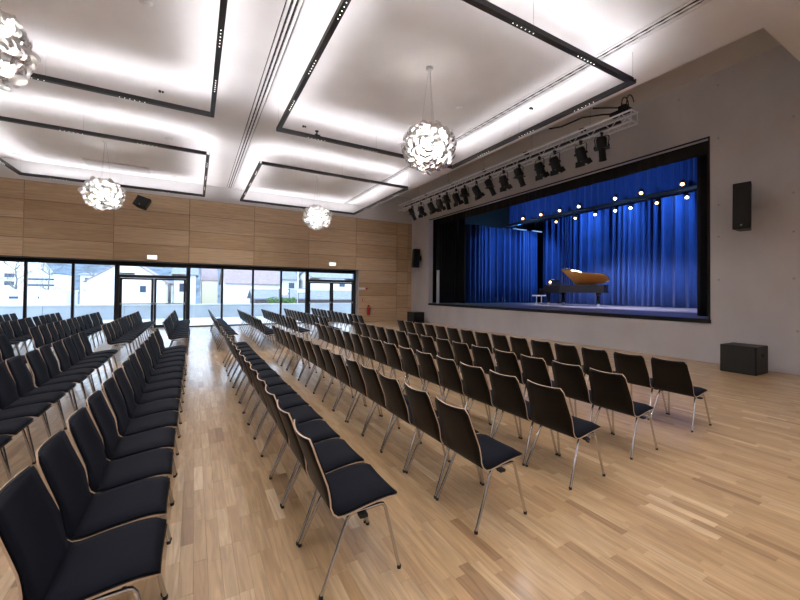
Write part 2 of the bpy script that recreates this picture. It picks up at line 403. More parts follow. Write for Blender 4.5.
# ------------------------------------------------------------------ suspended light frames
ZF = 3.43; RW, RH = .085, .085
frames = [(-3.30, .18, 2.37, 5.77, 'near left'), (1.08, 4.38, 2.37, 5.77, 'near right'), (-3.30, .18, 7.46, 10.86, 'far left'), (1.08, 4.38, 7.46, 10.86, 'far right'),
          (-3.30, .18, -2.72, .68, 'rear left'), (1.08, 4.38, -2.72, .68, 'rear right')]  # unseen rear pair, added behind the camera to light the room
dot = MB().lathe([(.008, 0), (.008, .003), (0, .003)], axis=(0, 0, -1), n=8).mesh('spot', 'e_dot')
for x0, x1, y0, y1, nm in frames:
    cx, cy = (x0+x1)/2*K, (y0+y1)/2*K; w2, l2 = (x1-x0)/2*K, (y1-y0)/2*K
    lab = {'near left': 'dark square light frame hanging at upper left nearest the camera', 'near right': 'big dark square light frame hung round the largest visible chandelier',
           'far left': 'dark light frame hanging near the windows at left, above the flat ceiling hatch', 'far right': 'dark light frame hanging near the windows at right, beside the truss end',
           'rear left': 'unseen light frame added behind the camera on the left for room light', 'rear right': 'unseen light frame added behind the camera on the right for room light'}[nm]
    o = empty('light_frame', (cx, cy, ZF*K), label=lab, cat='ceiling light', group='suspended light frames')
    ends = [((-w2, -l2), (w2, -l2), 0), ((-w2, l2), (w2, l2), 0), ((-w2, -l2), (-w2, l2), 1), ((w2, -l2), (w2, l2), 1)]
    for (ax, ay), (bx, by), d in ends:
        mb = MB(); t = .008
        if d == 0: # U channel, open upwards
            X0, X1 = ax+RW/2, bx-RW/2
            mb.box((X0, ay-RW/2, 0), (X1, ay+RW/2, t)).box((X0, ay-RW/2, t), (X1, ay-RW/2+t, RH)).box((X0, ay+RW/2-t, t), (X1, ay+RW/2, RH))
        else:
            Y0, Y1 = ay-RW/2, by+RW/2
            mb.box((ax-RW/2, Y0, 0), (ax+RW/2, Y1, t)).box((ax-RW/2, Y0, t), (ax-RW/2+t, Y1, RH)).box((ax+RW/2-t, Y0, t), (ax+RW/2, Y1, RH))
        r = mb.build('rail', 'rail', o)
        mx, my = (ax+bx)/2, (ay+by)/2; L = (bx-ax) if d == 0 else (by-ay)
        a = .03
        (MB().box((mx-(L/2-.1 if d == 0 else a), my-(a if d == 0 else L/2-.1), .03), (mx+(L/2-.1 if d == 0 else a), my+(a if d == 0 else L/2-.1), .045))).build('led_strip', 'e_strip', r)
        for sg in (-1, 1):
            tl = math.radians(62)*sg; dv = Vector((0, math.sin(tl), math.cos(tl))) if d == 0 else Vector((math.sin(tl), 0, math.cos(tl)))
            UPL = lamp('AREA', 'rail_uplight', Vector((cx+mx, cy+my, ZF*K+.070))+dv*.004, UP_POWER*L/2, (.98, .97, 1), rot=((PI-tl, 0, 0) if d == 0 else (PI, 0, 0)), shape='RECTANGLE', size=(L-.2 if d == 0 else .03), size_y=(.03 if d == 0 else L-.2))
            if d: UPL.rotation_euler = (Matrix((Vector((dv.z, 0, -dv.x)), Vector((0, -1, 0)), -dv)).transposed()).to_euler()
        for fr in (-.36, -.08, .2):
            for q in range(6):
                s = L*fr + q*.085
                link('spot', dot, r, (mx+(s if d == 0 else 0), my+(0 if d == 0 else s), 0))
            s = L*fr+.2
            if cy+my > 10.2*K: continue
            lamp('SPOT', 'rail_downlight', (cx+mx+(s if d == 0 else 0), cy+my+(0 if d == 0 else s), ZF*K-.03), DOWN_POWER, (1, .96, .95), spot_size=2.2, spot_blend=.8, shadow_soft_size=.02)
    wm = MB()
    for sx in (-1, 0, 1):
        for sy in (-1, 0, 1):
            if sx or sy: wm.tube([(sx*w2, sy*l2, RH-.02), (sx*w2, sy*l2, (ZC-ZF)*K)], .0025, 5)
    if nm.startswith('rear'):
        wm = MB()
        for sx in (-1, 1):
            for sy in (-1, 1): wm.tube([(sx*w2, sy*l2, RH-.02), (sx*w2, sy*l2, (ZC-.1-ZF)*K)], .0025, 5)
    wm.build('suspension_wire', 'steel', o)

# ------------------------------------------------------------------ chandeliers
vs = []; fs = []; nr = 4; ns = 12; Rp = .075
for i in range(nr+1):
    r = Rp*i/nr
    for j in range(ns): a = 2*PI*j/ns; vs.append((r*math.cos(a), r*math.sin(a)*1.15, -.35*r*r/Rp))
for i in range(nr):
    for j in range(ns): fs.append((i*ns+j, i*ns+(j+1) % ns, (i+1)*ns+(j+1) % ns, (i+1)*ns+j))
pet = MB().add(vs, fs, 0, True).mesh('petal', 'petal')
def chandelier(x, y, z, lab, ztop):
    o = empty('chandelier', P(x, y, z), label=lab, cat='chandelier', group='glass petal globe chandeliers')
    RH_, RV_ = .53, .46; N = 250
    for i in range(N):
        t = math.acos(1-2*(i+.5)/N); p = PI*(1+5**.5)*i
        d = Vector((math.sin(t)*math.cos(p), math.sin(t)*math.sin(p), math.cos(t)))
        rr = random.uniform(.88, 1.07)
        e = link('petal', pet, o, (d.x*RH_*rr, d.y*RH_*rr, d.z*RV_*rr))
        dd = (d + Vector([random.uniform(-.7, .7) for _ in range(3)])).normalized()
        q = dd.to_track_quat('Z', 'Y') @ Quaternion((0, 0, 1), random.uniform(0, 6.28)); e.rotation_euler = q.to_euler()
        s = random.uniform(.8, 1.1); e.scale = (s, s, s)
    core = MB().lathe([(.0, -.14), (.05, -.13), (.07, 0), (.05, .13), (.015, .16), (.015, RV_+.02)], n=12).build('core_stem', 'white', o)
    for k in range(8):
        a = PI*k/4; zz = .06 if k % 2 else -.07
        MB().lathe([(0, -.045), (.030, -.03), (.036, 0), (.024, .035), (.012, .05)], (math.cos(a)*.15, math.sin(a)*.15, zz), n=10).build('bulb', 'e_bulb', o)
        MB().tube([(math.cos(a)*.05, math.sin(a)*.05, 0), (math.cos(a)*.12, math.sin(a)*.12, zz)], .006, 6).build('bulb_arm', 'steel', o)
    zt_ = (ztop-z)*K
    wr_ = MB().lathe([(.07, zt_), (.07, zt_-.03), (.03, zt_-.045), (0, zt_-.045)], n=16).build('canopy', 'white', o)
    mb = MB()
    for k in range(3):
        a = 2*PI*k/3+.3; mb.tube([(math.cos(a)*.02, math.sin(a)*.02, zt_-.04), (math.cos(a)*.16, math.sin(a)*.16, RV_*.85)], .0028, 5)
    mb.build('suspension_wire', 'steel', o)
    lamp('POINT', 'chandelier_bulbs', P(x, y, z), CHAND_POWER, (1, .96, .92), shadow_soft_size=.12)
chandelier(2.52, 3.80, 2.80, 'large glass petal globe chandelier hanging over the right seating, nearest the stage truss', ZC)
chandelier(-1.44, 3.82, 2.80, 'glass petal globe chandelier cut off by the upper left picture edge', ZC)
chandelier(-1.515, 8.79, 2.79, 'glass petal globe chandelier hanging before the wood wall at left', ZC)
chandelier(2.58, 8.79, 2.79, 'smallest glass petal globe chandelier, hanging before the wood wall at right', ZC)

# small things on the ceiling
for x, y, lab in ((-.45, 4.31, 'white round ceiling detector at the top left, near the frame rail'), (3.46, 4.38, 'white round ceiling detector right of the large chandelier cable'), (-.454, 8.05, 'white round ceiling detector between the two left light frames'),
                  (-.47, 10.75, 'white round ceiling detector beside the flat hatch'), (3.48, 8.14, 'white round ceiling detector inside the far right frame'), (-3.3, 10.6, 'white round ceiling detector in the far left corner')):
    o = empty('ceiling_detector', P(x, y, ZC), label=lab, cat='detector', group='round ceiling detectors')
    MB().lathe([(.085, 0), (.085, -.012), (.06, -.035), (0, -.04)], n=20).build('detector_head', 'white', o)
    MB().lathe([(.10, 0), (.10, -.006), (.086, -.006)], n=20).build('base_ring', 'recess', o)
for x, y, lab in ((1.584, 6.22, 'small black ceiling sensor left of the ceiling camera'), (-.454, 6.15, 'small black ceiling sensor beside the far rail of the near left frame'), (4.40, 3.85, 'small black ceiling sensor near the right-hand air slot')):
    o = empty('ceiling_sensor', P(x, y, ZC), label=lab, cat='sensor', group='small black ceiling sensors')
    MB().box((-.045, -.03, -.035), (.005, .03, 0)).build('sensor_body', 'black', o, .004)
    MB().lathe([(.022, 0), (.022, -.03), (0, -.045)], (.035, 0, 0), n=12).build('sensor_eye', 'black', o)
o = empty('ceiling_camera', P(1.83, 6.30, ZC), label='small black swivel camera on the ceiling inside the near right frame', cat='camera')
MB().lathe([(.05, 0), (.05, -.02), (.02, -.03), (.02, -.10)], n=14).build('mount', 'black', o)
MB().tube([(-.04, .02, -.12), (.06, -.06, -.17)], .045, 12).build('camera_body', 'black', o)
o = empty('ceiling_hatch', P(-1.55, 10.45, ZC), label='flat rectangular hatch panel let down from the ceiling near the wood wall', cat='hatch')
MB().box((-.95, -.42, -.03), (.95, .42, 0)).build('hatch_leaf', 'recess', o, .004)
MB().box((-.99, -.46, -.012), (.99, .46, -.001)).build('hatch_frame', 'ceiling', o)

# ------------------------------------------------------------------ chairs
def shell_surface(off, grow, u0, u1, n_u, n_v, thick):
    prof = [(.457, .392, .185), (.442, .407, .212), (.40, .416, .220), (.34, .415, .225), (.24, .405, .227), (.16, .392, .227), (.11, .386, .226), (.076, .393, .225),
            (.053, .420, .222), (.032, .47, .219), (.005, .545, .214), (-.022, .62, .208), (-.052, .70, .202), (-.074, .765, .197), (-.084, .795, .190), (-.088, .806, .170)]
    ls = [0]
    for a, b in zip(prof, prof[1:]): ls.append(ls[-1]+math.hypot(b[0]-a[0], b[1]-a[1]))
    T_ = ls[-1]
    def at(u):
        s = u*T_; i = 0
        while i < len(ls)-2 and ls[i+1] < s: i += 1
        t = (s-ls[i])/(ls[i+1]-ls[i]); a, b = prof[i], prof[i+1]
        return [a[k]+(b[k]-a[k])*t for k in range(3)]
    def pos(u, v, o):
        x, z, w_ = at(u); x2, z2, _ = at(min(1, u+.02)); x1, z1, _ = at(max(0, u-.02))
        tx, tz = x2-x1, z2-z1; L = math.hypot(tx, tz); nx_, nz_ = tz/L, -tx/L    # normal towards the sitter
        c_ = (.028 if z > .45 else .012)*max(0, min(1, (u-.5)*6)) if u > .5 else .006*(1-u*2)
        y = v*(w_-grow)
        d = o + (c_*v*v)
        return Vector((x+nx_*d, y, z+nz_*d))
    us = [u0+(u1-u0)*i/n_u for i in range(n_u+1)]; vsn = [-1+2*j/n_v for j in range(n_v+1)]
    A = [pos(u, v, off+thick) for u in us for v in vsn]; B = [pos(u, v, off) for u in us for v in vsn]
    return us, vsn, A, B
def sheet(off, grow, u0, u1, n_u, n_v, thick, name, mats, mi_in=0, mi_out=0, mi_edge=0, round_in=0):
    us, vn, A, B = shell_surface(off, grow, u0, u1, n_u, n_v, thick)
    if round_in:   # pads: pull the border of the upper face in and down
        nv = n_v+1
        for i in range(n_u+1):
            for j in range(nv):
                if i in (0, n_u) or j in (0, n_v): A[i*nv+j] = B[i*nv+j].lerp(A[i*nv+j], .35)
    nv = n_v+1; n = len(A); mb = MB(); V = A+B
    q = [(i*nv+j, i*nv+j+1, (i+1)*nv+j+1, (i+1)*nv+j) for i in range(n_u) for j in range(n_v)]
    k = len(mb.v); mb.v += [tuple(v) for v in V]
    for f in q: mb.f.append(list(f)); mb.mi.append(mi_in); mb.sm.append(True)
    for f in q: mb.f.append([x+n for x in f][::-1]); mb.mi.append(mi_out); mb.sm.append(True)
    loop = [j for j in range(nv)] + [i*nv+n_v for i in range(1, n_u+1)] + [n_u*nv+j for j in range(n_v-1, -1, -1)] + [i*nv for i in range(n_u-1, 0, -1)]
    for a, b in zip(loop, loop[1:]+loop[:1]): mb.f.append([a, a+n, b+n, b]); mb.mi.append(mi_edge); mb.sm.append(False)
    return mb.mesh(name, mats)
me_shell = sheet(0, 0, 0, 1, 22, 6, .009, 'shell', ['veneer', 'edge'], 0, 0, 1)
me_seat = sheet(.011, .007, .015, .462, 10, 6, .026, 'seat_pad', 'pad', round_in=1)
me_back = sheet(.011, .007, .46, .988, 12, 6, .018, 'back_pad', 'pad', round_in=1)
me_seat_f = sheet(.011, .007, .015, .462, 5, 4, .026, 'seat_pad', 'pad', round_in=1)
me_shell_f = sheet(0, 0, 0, 1, 12, 4, .009, 'shell', ['veneer', 'edge'], 0, 0, 1)
me_back_f = sheet(.011, .007, .46, .988, 6, 4, .018, 'back_pad', 'pad', round_in=1)
FEET = {'r': (0, .225), 'f': (.462, .225)}
def leg_pts(fx, tx, s): return [(fx, s*.224, .012), (tx, s*.192, .357)]
R_ = .0105
legs = []
for s in (1, -1):
    a = leg_pts(0, .155, s); b = leg_pts(.462, .385, s)
    legs.append((MB().tube([a[0], a[1], (.170, s*.190, .372)], R_, 8).mesh('leg', 'chrome'), MB().lathe([(.012, 0), (.013, .016), (.011, .020)], (0, s*.224, 0), n=8).mesh('foot_cap', 'rubber')))
    legs.append((MB().tube([b[0], b[1], (.370, s*.190, .376)], R_, 8).mesh('leg', 'chrome'), MB().lathe([(.012, 0), (.013, .016), (.011, .020)], (.462, s*.224, 0), n=8).mesh('foot_cap', 'rubber')))
rails_ = [MB().tube([(.168, s*.190, .371), (.185, s*.190, .376), (.355, s*.190, .381), (.372, s*.190, .376)], R_, 8).mesh('seat_rail', 'chrome') for s in (1, -1)]
me_cross = MB().tube([(.20, -.19, .374), (.20, .19, .374)], .009, 6).tube([(.34, -.19, .379), (.34, .19, .379)], .009, 6).mesh('cross_bar', 'chrome')
me_links = [MB().box((.215, s*.185, .352), (.26, s*.228, .370)).mesh('row_link', 'rubber') for s in (1, -1)]
me_btn = MB().lathe([(.006, 0), (.006, .003), (0, .004)], (-.029, .10, .733), axis=(1, 0, .35), n=8).mesh('number_stud', 'steel')
frame_all = MB()
for s in (1, -1):
    frame_all.tube([(0, s*.224, 0), (.155, s*.192, .358), (.185, s*.190, .376), (.355, s*.190, .381), (.385, s*.192, .360), (.462, s*.224, 0)], R_, 6)
me_frame = frame_all.mesh('frame', 'chrome')
proto = empty('stacking_chair', label='black chair placeholder label here', cat='chair')
link('shell', me_shell, proto); link('seat_pad', me_seat, proto); link('back_pad', me_back, proto)
for a, b in legs: l = link('leg', a, proto); link('foot_cap', b, l)
for r in rails_: link('seat_rail', r, proto)
link('cross_bar', me_cross, proto); [link('row_link', a, proto) for a in me_links]; link('number_stud', me_btn, proto)
remember(proto)
proto_f = empty('stacking_chair', label='black chair placeholder label here', cat='chair')
link('shell', me_shell_f, proto_f); link('seat_pad', me_seat_f, proto_f); link('back_pad', me_back_f, proto_f); link('frame', me_frame, proto_f)
remember(proto_f)
used = {id(proto): False, id(proto_f): False}
PITCH_C = .2955
def in_view(x, y):
    for dx in (-.1, .5):
        for dy in (-.25, .25):
            for z in (0, .8):
                q = proj((x+dx, y+dy, z))
                if q and -6 < q[0] < 806 and -6 < q[1] < 606: return True
    return False
def seat_row(xr, y0, n, side, rowi, block, drift=0):
    for k in range(n):
        yc = y0 + PITCH_C*(k+.5); x = (xr + drift*(yc-1.2))*K + random.uniform(-.008, .008); y = yc*K + random.uniform(-.004, .004)
        if not in_view(x, y): continue
        src = proto if block == 'near' else proto_f
        if not used[id(src)]: o = src; used[id(src)] = True
        else: o = copy_tree(src)
        o.location = (x, y, 0); o.rotation_euler = (0, 0, random.uniform(-.012, .012))
        row = ORD[rowi]
        if block == 'near':
            lab = 'black chair, %s from near end, %s row %s of aisle, near block' % (ORD[k], row, side)
        else:
            lab = 'black chair, %s from window end, %s row %s of aisle, window block' % (ORD[n-1-k], row, side)
        tag(o, lab, 'chair', 'chairs %s of the aisle in the %s block' % (side, block))
for i, (xr, y0) in enumerate(((.374, 1.166), (1.036, 1.176), (1.685, 1.213), (2.33, 1.254), (3.175, 1.294))):
    seat_row(xr, y0, 15, 'right', i, 'near', -.002)
for i, (xr, y0) in enumerate(((.362, 6.60), (1.02, 6.50), (1.61, 6.60), (2.23, 6.76), (3.03, 6.90))):
    seat_row(xr, y0, 13, 'right', i, 'window')
for i, (xr, y0) in enumerate(((-.36, 1.13), (-1.068, 1.085), (-1.73, 1.10), (-2.38, 1.10), (-3.03, 1.10))):
    seat_row(xr, y0, 15, 'left', i, 'near')
for i, (xr, y0) in enumerate(((-.36, 6.45), (-1.04, 6.20), (-1.73, 6.15), (-2.36, 6.1), (-3.01, 6.1), (-3.66, 6.1))):
    seat_row(xr, y0, 13, 'left', i, 'window')

# ------------------------------------------------------------------ lighting truss with spotlights
TX, TY0, TY1, TZ0, TZ1 = 5.80, 3.10, 10.35, 3.615, 3.785
ox = P(TX, TY0, TZ0)
o = empty('lighting_truss', ox, label='long silver lattice lighting truss hanging in front of the stage wall', cat='truss')
L = (TY1-TY0)*K; hw = .135; hh = (TZ1-TZ0)*K
for sx in (-hw, hw):
    for z in (0, hh): MB().tube([(sx, 0, z), (sx, L, z)], .024, 8).build('chord', 'alu', o)
nseg = 44; st = L/nseg
br = [MB().tube([(0, 0, 0), (0, st, hh)], .010, 5).mesh('brace', 'alu'), MB().tube([(0, 0, hh), (0, st, 0)], .010, 5).mesh('brace', 'alu')]
bh = [MB().tube([(-hw, 0, 0), (hw, st, 0)], .010, 5).mesh('brace', 'alu'), MB().tube([(hw, 0, 0), (-hw, st, 0)], .010, 5).mesh('brace', 'alu')]
for k in range(nseg):
    for sx in (-hw, hw): link('brace', br[k % 2], o, (sx, k*st, 0))
    link('brace', bh[k % 2], o, (0, k*st, 0))
MB().tube([(-hw, .02, 0), (-hw, .02, hh)], .014, 6).tube([(hw, .02, 0), (hw, .02, hh)], .014, 6).tube([(-hw, .02, hh), (hw, .02, hh)], .014, 6).tube([(-hw, .02, 0), (hw, .02, 0)], .014, 6).build('end_frame', 'alu', o)
MB().box((-.03, .35, .12), (.03, L-.3, .17)).build('power_rail', 'black', o)
mb = MB()
for t in (.10, .27, .46, .65, .85): mb.tube([(0, L*t, hh), (0, L*t, (ZR-TZ0)*K)], .006, 6)
mb.build('suspension_cable', 'steel', o)
mb = MB()
for k in range(5):
    y = L*(.12+.17*k); mb.box((-.06, y-.07, hh+.02), (.06, y+.07, hh+.09))
mb.build('beam_clamp', 'black', o)
# cable loops and connector boxes at the near end
o = empty('cable_coil', P(TX, TY0+.1, TZ1+.03), label='black looped cables and plug boxes on the near end of the truss', cat='cable')
MB().box((-.10, -.05, 0), (.10, .42, .10)).box((-.07, .02, .10), (.08, .22, .20)).build('plug_box', 'black', o, .01)
pts = [Vector((.10+.16*math.cos(a)*.6, -.02+.02*a, .28+.17*math.sin(a))) for a in [i*2*PI/14 for i in range(30)]]
MB().tube(pts, .014, 6).build('cable', 'rubber', o)
MB().tube([(.05, .3, .08), (.02, .7, .22), (-.05, 1.2, .33), (-.12, 1.8, .30), (-.15, 2.2, .38)], .022, 6).tube([(0, .2, .18), (.03, .6, .36), (-.04, .9, .46)], .018, 6).build('hanging_cable', 'rubber', o)

def make_spot(kind):
    o = empty('stage_spotlight' if kind == 'profile' else 'stage_floodlight')
    # hangs from the origin (bottom chord); body aims towards -z with a tilt towards the stage
    y_ = MB().tube([(0, -.13, -.30), (0, -.15, -.13), (0, -.13, -.07), (0, .13, -.07), (0, .15, -.13), (0, .13, -.30)], .010, 6).build('yoke', 'black', o)
    MB().box((-.025, -.02, -.08), (.025, .02, -.02)).tube([(0, -.03, 0), (0, .03, 0)], .034, 8).build('clamp', 'black', o)
    q = Quaternion((0, 1, 0), -.5); B0 = Vector((0, 0, -.30))
    def T_(prof, n=16):
        return [(r, z) for r, z in prof]
    ax = q @ Vector((0, 0, -1))
    if kind == 'profile':
        b = MB().lathe([(.0, -.22), (.085, -.21), (.11, -.17), (.11, .02), (.085, .06), (.075, .10), (.075, .30), (.085, .31), (.085, .33)], B0, ax, 16).build('body', 'black', o)
        MB().lathe([(.0, .345), (.082, .332)], B0, ax, 16).build('lens', 'lens', o)
        MB().box((-.10, -.16, -.36), (.10, .16, -.345)).build('shutter_blade', 'black', o)
    else:
        b = MB().lathe([(.0, -.14), (.09, -.15), (.115, -.10), (.115, .12), (.12, .13), (.12, .16)], B0, ax, 16).build('body', 'black', o)
        MB().lathe([(0, .175), (.115, .162)], B0, ax, 16).build('lens', 'lens', o)
        for s in range(4):
            a = s*PI/2; d = q @ Vector((math.cos(a), math.sin(a), 0)); t_ = q @ Vector((-math.sin(a), math.cos(a), 0)); c0 = B0 + ax*.165 + d*.13
            vs = [c0-t_*.10, c0+t_*.10, c0+t_*.12+ax*.12+d*.025, c0-t_*.12+ax*.12+d*.025]
            vs += [v+d*.004 for v in vs]
            MB().add(vs, [(0,1,2,3), (7,6,5,4), (0,4,5,1), (1,5,6,2), (2,6,7,3), (3,7,4,0)]).build('barn_door', 'black', o)
    for s in (-1, 1):
        MB().lathe([(.03, 0), (.03, .03), (0, .03)], (0, s*.13, -.30), axis=(0, s, 0), n=8).build('knob', 'rubber', o)
    remember(o); return o
sp = {'p': make_spot('profile'), 'f': make_spot('fresnel')}; spu = {'p': 0, 'f': 0}
LY = [(3.571, 'p'), (3.94, 'f'), (4.46, 'f'), (4.80, 'f'), (5.30, 'p'), (5.73, 'f'), (6.15, 'p'), (6.60, 'f'), (7.02, 'p'), (7.36, 'f'), (7.75, 'p'), (8.08, 'f'), (8.48, 'f'), (9.0, 'f'), (9.5, 'p')]
for i, (y, k) in enumerate(LY):
    o = sp[k] if not spu[k] else copy_tree(sp[k]); spu[k] = 1
    o.scale = (1.12, 1.12, 1.12); o.location = P(TX, y, TZ0) + Vector((-.135, 0, -.03)); o.rotation_euler = (0, 0, random.uniform(-.5, .5))
    nm = 'slim black profile spotlight' if k == 'p' else 'black barn-door floodlight'
    tag(o, '%s, %s from the near end of the lighting truss' % (nm, ORD[i]), 'stage light', 'stage lights on the truss')

# ------------------------------------------------------------------ speakers
def speaker(name, loc, rz, dims, lab, tilt=0, wall=True):
    o = empty(name, loc, rz, lab, 'speaker'); dx, dy, dz = dims     # faces -x
    rot = Matrix.Rotation(tilt, 3, 'Y')
    poly = [(-dx/2, -dy/2), (-dx/2, dy/2), (dx/2, dy*.33), (dx/2, -dy*.33)] if wall else [(-dx/2, -dy/2+.0), (-dx/2, dy/2), (dx/2, dy/2), (dx/2, -dy/2)]
    z0 = -dz/2 if wall else 0.0
    MB().prism(poly, z0, z0+dz, 0, lambda v: rot @ v).build('cabinet', 'black', o, .015)
    MB().box((-dx/2-.012, -dy/2+.02, z0+.02), (-dx/2, dy/2-.02, z0+dz-.02), 0, rot, (0, 0, 0)).build('grille', 'rubber', o, .004)
    if wall:
        MB().box((dx/2-.02, -.04, -.09), (dx/2+.10, .04, .09)).box((dx/2+.08, -.08, -.14), (dx/2+.10, .08, .14)).build('bracket', 'black', o)
        MB().lathe([(.02, 0), (.02, .004), (0, .004)], rot @ Vector((-dx/2-.012, 0, z0+.08)), axis=(-1, 0, 0), n=10).build('badge', 'steel', o)
    else:
        MB().box((-.06, -dy/2-.006, dz*.62), (.06, -dy/2+.004, dz*.74)).build('handle_recess', 'rubber', o)
        f = MB()
        for sx in (-1, 1):
            for sy in (-1, 1): f.box((sx*(dx/2-.06)-.02, sy*(dy/2-.06)-.02, 0), (sx*(dx/2-.06)+.02, sy*(dy/2-.06)+.02, .02))
        f.build('foot', 'rubber', o)
    return o
speaker('wall_speaker', P(6.45, 2.05, 2.19), .12, (.34, .30, 1.00), 'tall black loudspeaker mounted on the stage wall right of the opening', .05)
speaker('wall_speaker', P(6.44, 10.42, 2.12), -.25, (.34, .36, .98), 'black loudspeaker on the stage wall in the far corner, left of the opening', .05)
o = speaker('subwoofer', P(6.28, 2.0, 0), 0, (.62, .58, .565), 'black box subwoofer on the floor by the stage wall at right', 0, False)
o = speaker('subwoofer', P(6.28, 10.15, 0), 0, (.62, .70, .565), 'black box subwoofer on the floor in the far corner below the stage', 0, False)
o = speaker('wall_speaker', P(-1.12, 10.86, 3.10), -PI/2+.0, (.26, .52, .42), 'black angled loudspeaker high on the wood wall between frame and chandelier', 0, True)
o.rotation_euler = (.35, .30, PI/2-.35)
for ch in o.children: pass

# ------------------------------------------------------------------ exit signs, extinguisher, wall bits
for x, z, lab in ((-.93, 1.80, 'lit white emergency exit sign above the left glass door'), (3.76, 1.84, 'lit white emergency exit sign above the right glass door')):
    o = empty('exit_sign', P(x, YW-.004, z), label=lab, cat='exit sign', group='lit exit signs')
    MB().box((-.17, -.055, -.085), (.17, 0, .085)).build('sign_housing', 'white', o, .006)
    MB().box((-.16, -.060, -.075), (.16, -.055, .075)).build('lit_face', 'e_exit', o)
    # running figure, doorway and arrow
    s = MB(); y0, y1 = -.064, -.060
    def bx(a, b, c_, d, r=0): s.box((a, y0, c_), (b, y1, d), 0, Matrix.Rotation(r, 3, 'Y'))
    bx(-.125, -.113, -.055, .055); bx(-.055, -.043, -.055, .055); bx(-.125, -.043, .048, .058)
    bx(-.093, -.075, .022, .040); bx(-.090, -.072, -.018, .018, .2); bx(-.080, -.070, -.05, -.012, -.5); bx(-.100, -.090, -.045, -.010, .6); bx(-.105, -.065, .0, .009, .4)
    bx(.03, .11, -.008, .008); s.add([(.10, y0, -.03), (.14, y0, 0), (.10, y0, .03), (.10, y1, -.03), (.14, y1, 0), (.10, y1, .03)], [(0,1,2), (5,4,3), (0,3,4,1), (1,4,5,2), (2,5,3,0)])
    s.build('symbol', 'e_green', o)
o = empty('fire_extinguisher', P(4.99, YW-.07, .22), label='red fire extinguisher hanging on the wood wall right of the glass door', cat='extinguisher')
MB().lathe([(0, 0), (.075, .005), (.08, .03), (.08, .36), (.06, .42), (.025, .45), (.02, .48)], n=18).build('cylinder', 'red', o)
MB().box((-.03, -.05, .48), (.03, .03, .51)).box((-.015, -.10, .50), (.015, .02, .53)).build('valve_handle', 'black', o)
MB().tube([(.03, -.01, .49), (.09, -.02, .44), (.10, -.02, .30), (.09, -.02, .10)], .012, 6).build('hose', 'rubber', o)
MB().box((-.06, .07, .15), (.06, .112, .30)).build('wall_hook', 'steel', o)
o = empty('call_point', P(4.83, YW-.006, .72), label='small red alarm call point on the wood wall left of the extinguisher', cat='alarm')
MB().box((-.06, -.03, -.06), (.06, 0, .06)).build('housing', 'red', o, .005); MB().box((-.035, -.034, -.035), (.035, -.03, .035)).build('glass_plate', 'white', o)
o = empty('switch_panel', P(4.80, YW-.006, 1.09), label='pale flat switch panel on the wood wall beside the right door', cat='switch')
MB().box((-.20, -.015, -.055), (.16, 0, .055)).build('plate', 'white', o, .003); MB().box((.18, -.03, -.05), (.28, 0, .05)).build('switch', 'red', o)

# ------------------------------------------------------------------ stage drapery
def drape(name, a, b, z0, z1, m, lab, cat='curtain', amp=.20, wl=.36, group=None, flare=.1):
    A, B = Vector((a[0]*K, a[1]*K, 0)), Vector((b[0]*K, b[1]*K, 0)); d = B-A; L = d.length; d.normalize(); nrm = Vector((-d.y, d.x, 0))
    n = int(L/.022); rows = 5; ph = 0; vs = []; fs = []
    prof = []
    for i in range(n+1):
        s = L*i/n; ph += 2*PI*(L/n)/(wl*(1+.35*math.sin(s*1.7+a[1]*3)+.2*math.sin(s*4.3)))
        prof.append((s, math.sin(ph)*amp*(1+.4*math.sin(s*2.9)), .45*math.sin(2*ph)*amp))
    for r in range(rows):
        t = r/(rows-1); z = (z0+(z1-z0)*t)*K; k = 1+flare*(1-t)
        for s, w_, w2 in prof:
            p = A + d*(s + w2) + nrm*(w_*k + .02*math.sin(s*3+t*2.5)); vs.append((p.x, p.y, z))
    for r in range(rows-1):
        for i in range(n): q = r*(n+1)+i; fs.append((q, q+1, q+n+2, q+n+1))
    o = MB().add(vs, fs, 0, True).build(name, m)
    sm = o.modifiers.new('thickness', 'SOLIDIFY'); sm.thickness = .006
    return tag(o, lab, cat, group)
ZS = .637
drape('stage_curtain', (11.5, 2.2), (11.5, 9.42), ZS+.012, 4.1, 'blue', 'wide pleated blue curtain across the back of the stage')
drape('stage_curtain', (7.95, 9.72), (9.9, 9.66), ZS+.01, 3.30, 'blue', 'pleated blue side curtain at stage left, nearer the audience')
drape('stage_curtain', (9.95, 9.62), (11.25, 9.55), ZS+.01, 3.30, 'blue', 'pleated blue side curtain at stage left, next to the back corner')
drape('border_curtain', (9.0, 3.0), (9.0, 8.70), 3.16, 4.595, 'blue', 'short pleated blue border curtain hanging above the lamp bars', amp=.04)
drape('stage_curtain', (6.95, 9.93), (7.75, 9.93), ZS+.01, 3.7, 'blackdrape', 'black pleated side curtain just inside the left opening edge', amp=.05, wl=.2)
drape('stage_curtain', (7.80, 9.90), (7.80, 9.52), ZS+.01, 3.7, 'blackdrape', 'narrow black curtain leg beside the blue side curtain', amp=.05, wl=.2)
drape('stage_curtain', (7.35, 2.2), (7.35, 2.93), ZS+.01, 3.9, 'blackdrape', 'black pleated curtain leg inside the right opening edge', amp=.05, wl=.2)
drape('border_curtain', (7.08, 1.8), (7.08, 10.4), 3.235, 4.595, 'blackdrape', 'black border curtain across the top of the stage opening', amp=.015, flare=0)
o = empty('upright_board', P(6.93, 9.86, .637), label='pale grey ribbed upright board standing inside the left opening edge', cat='board')
MB().box((-.06, -.08, 0), (.06, .02, 1.72)).build('board', 'white_wall', o)
mb = MB()
for k in range(3): mb.box((-.05+.04*k, -.095, .02), (-.03+.04*k, -.08, 1.70))
mb.build('rib', 'recess', o)

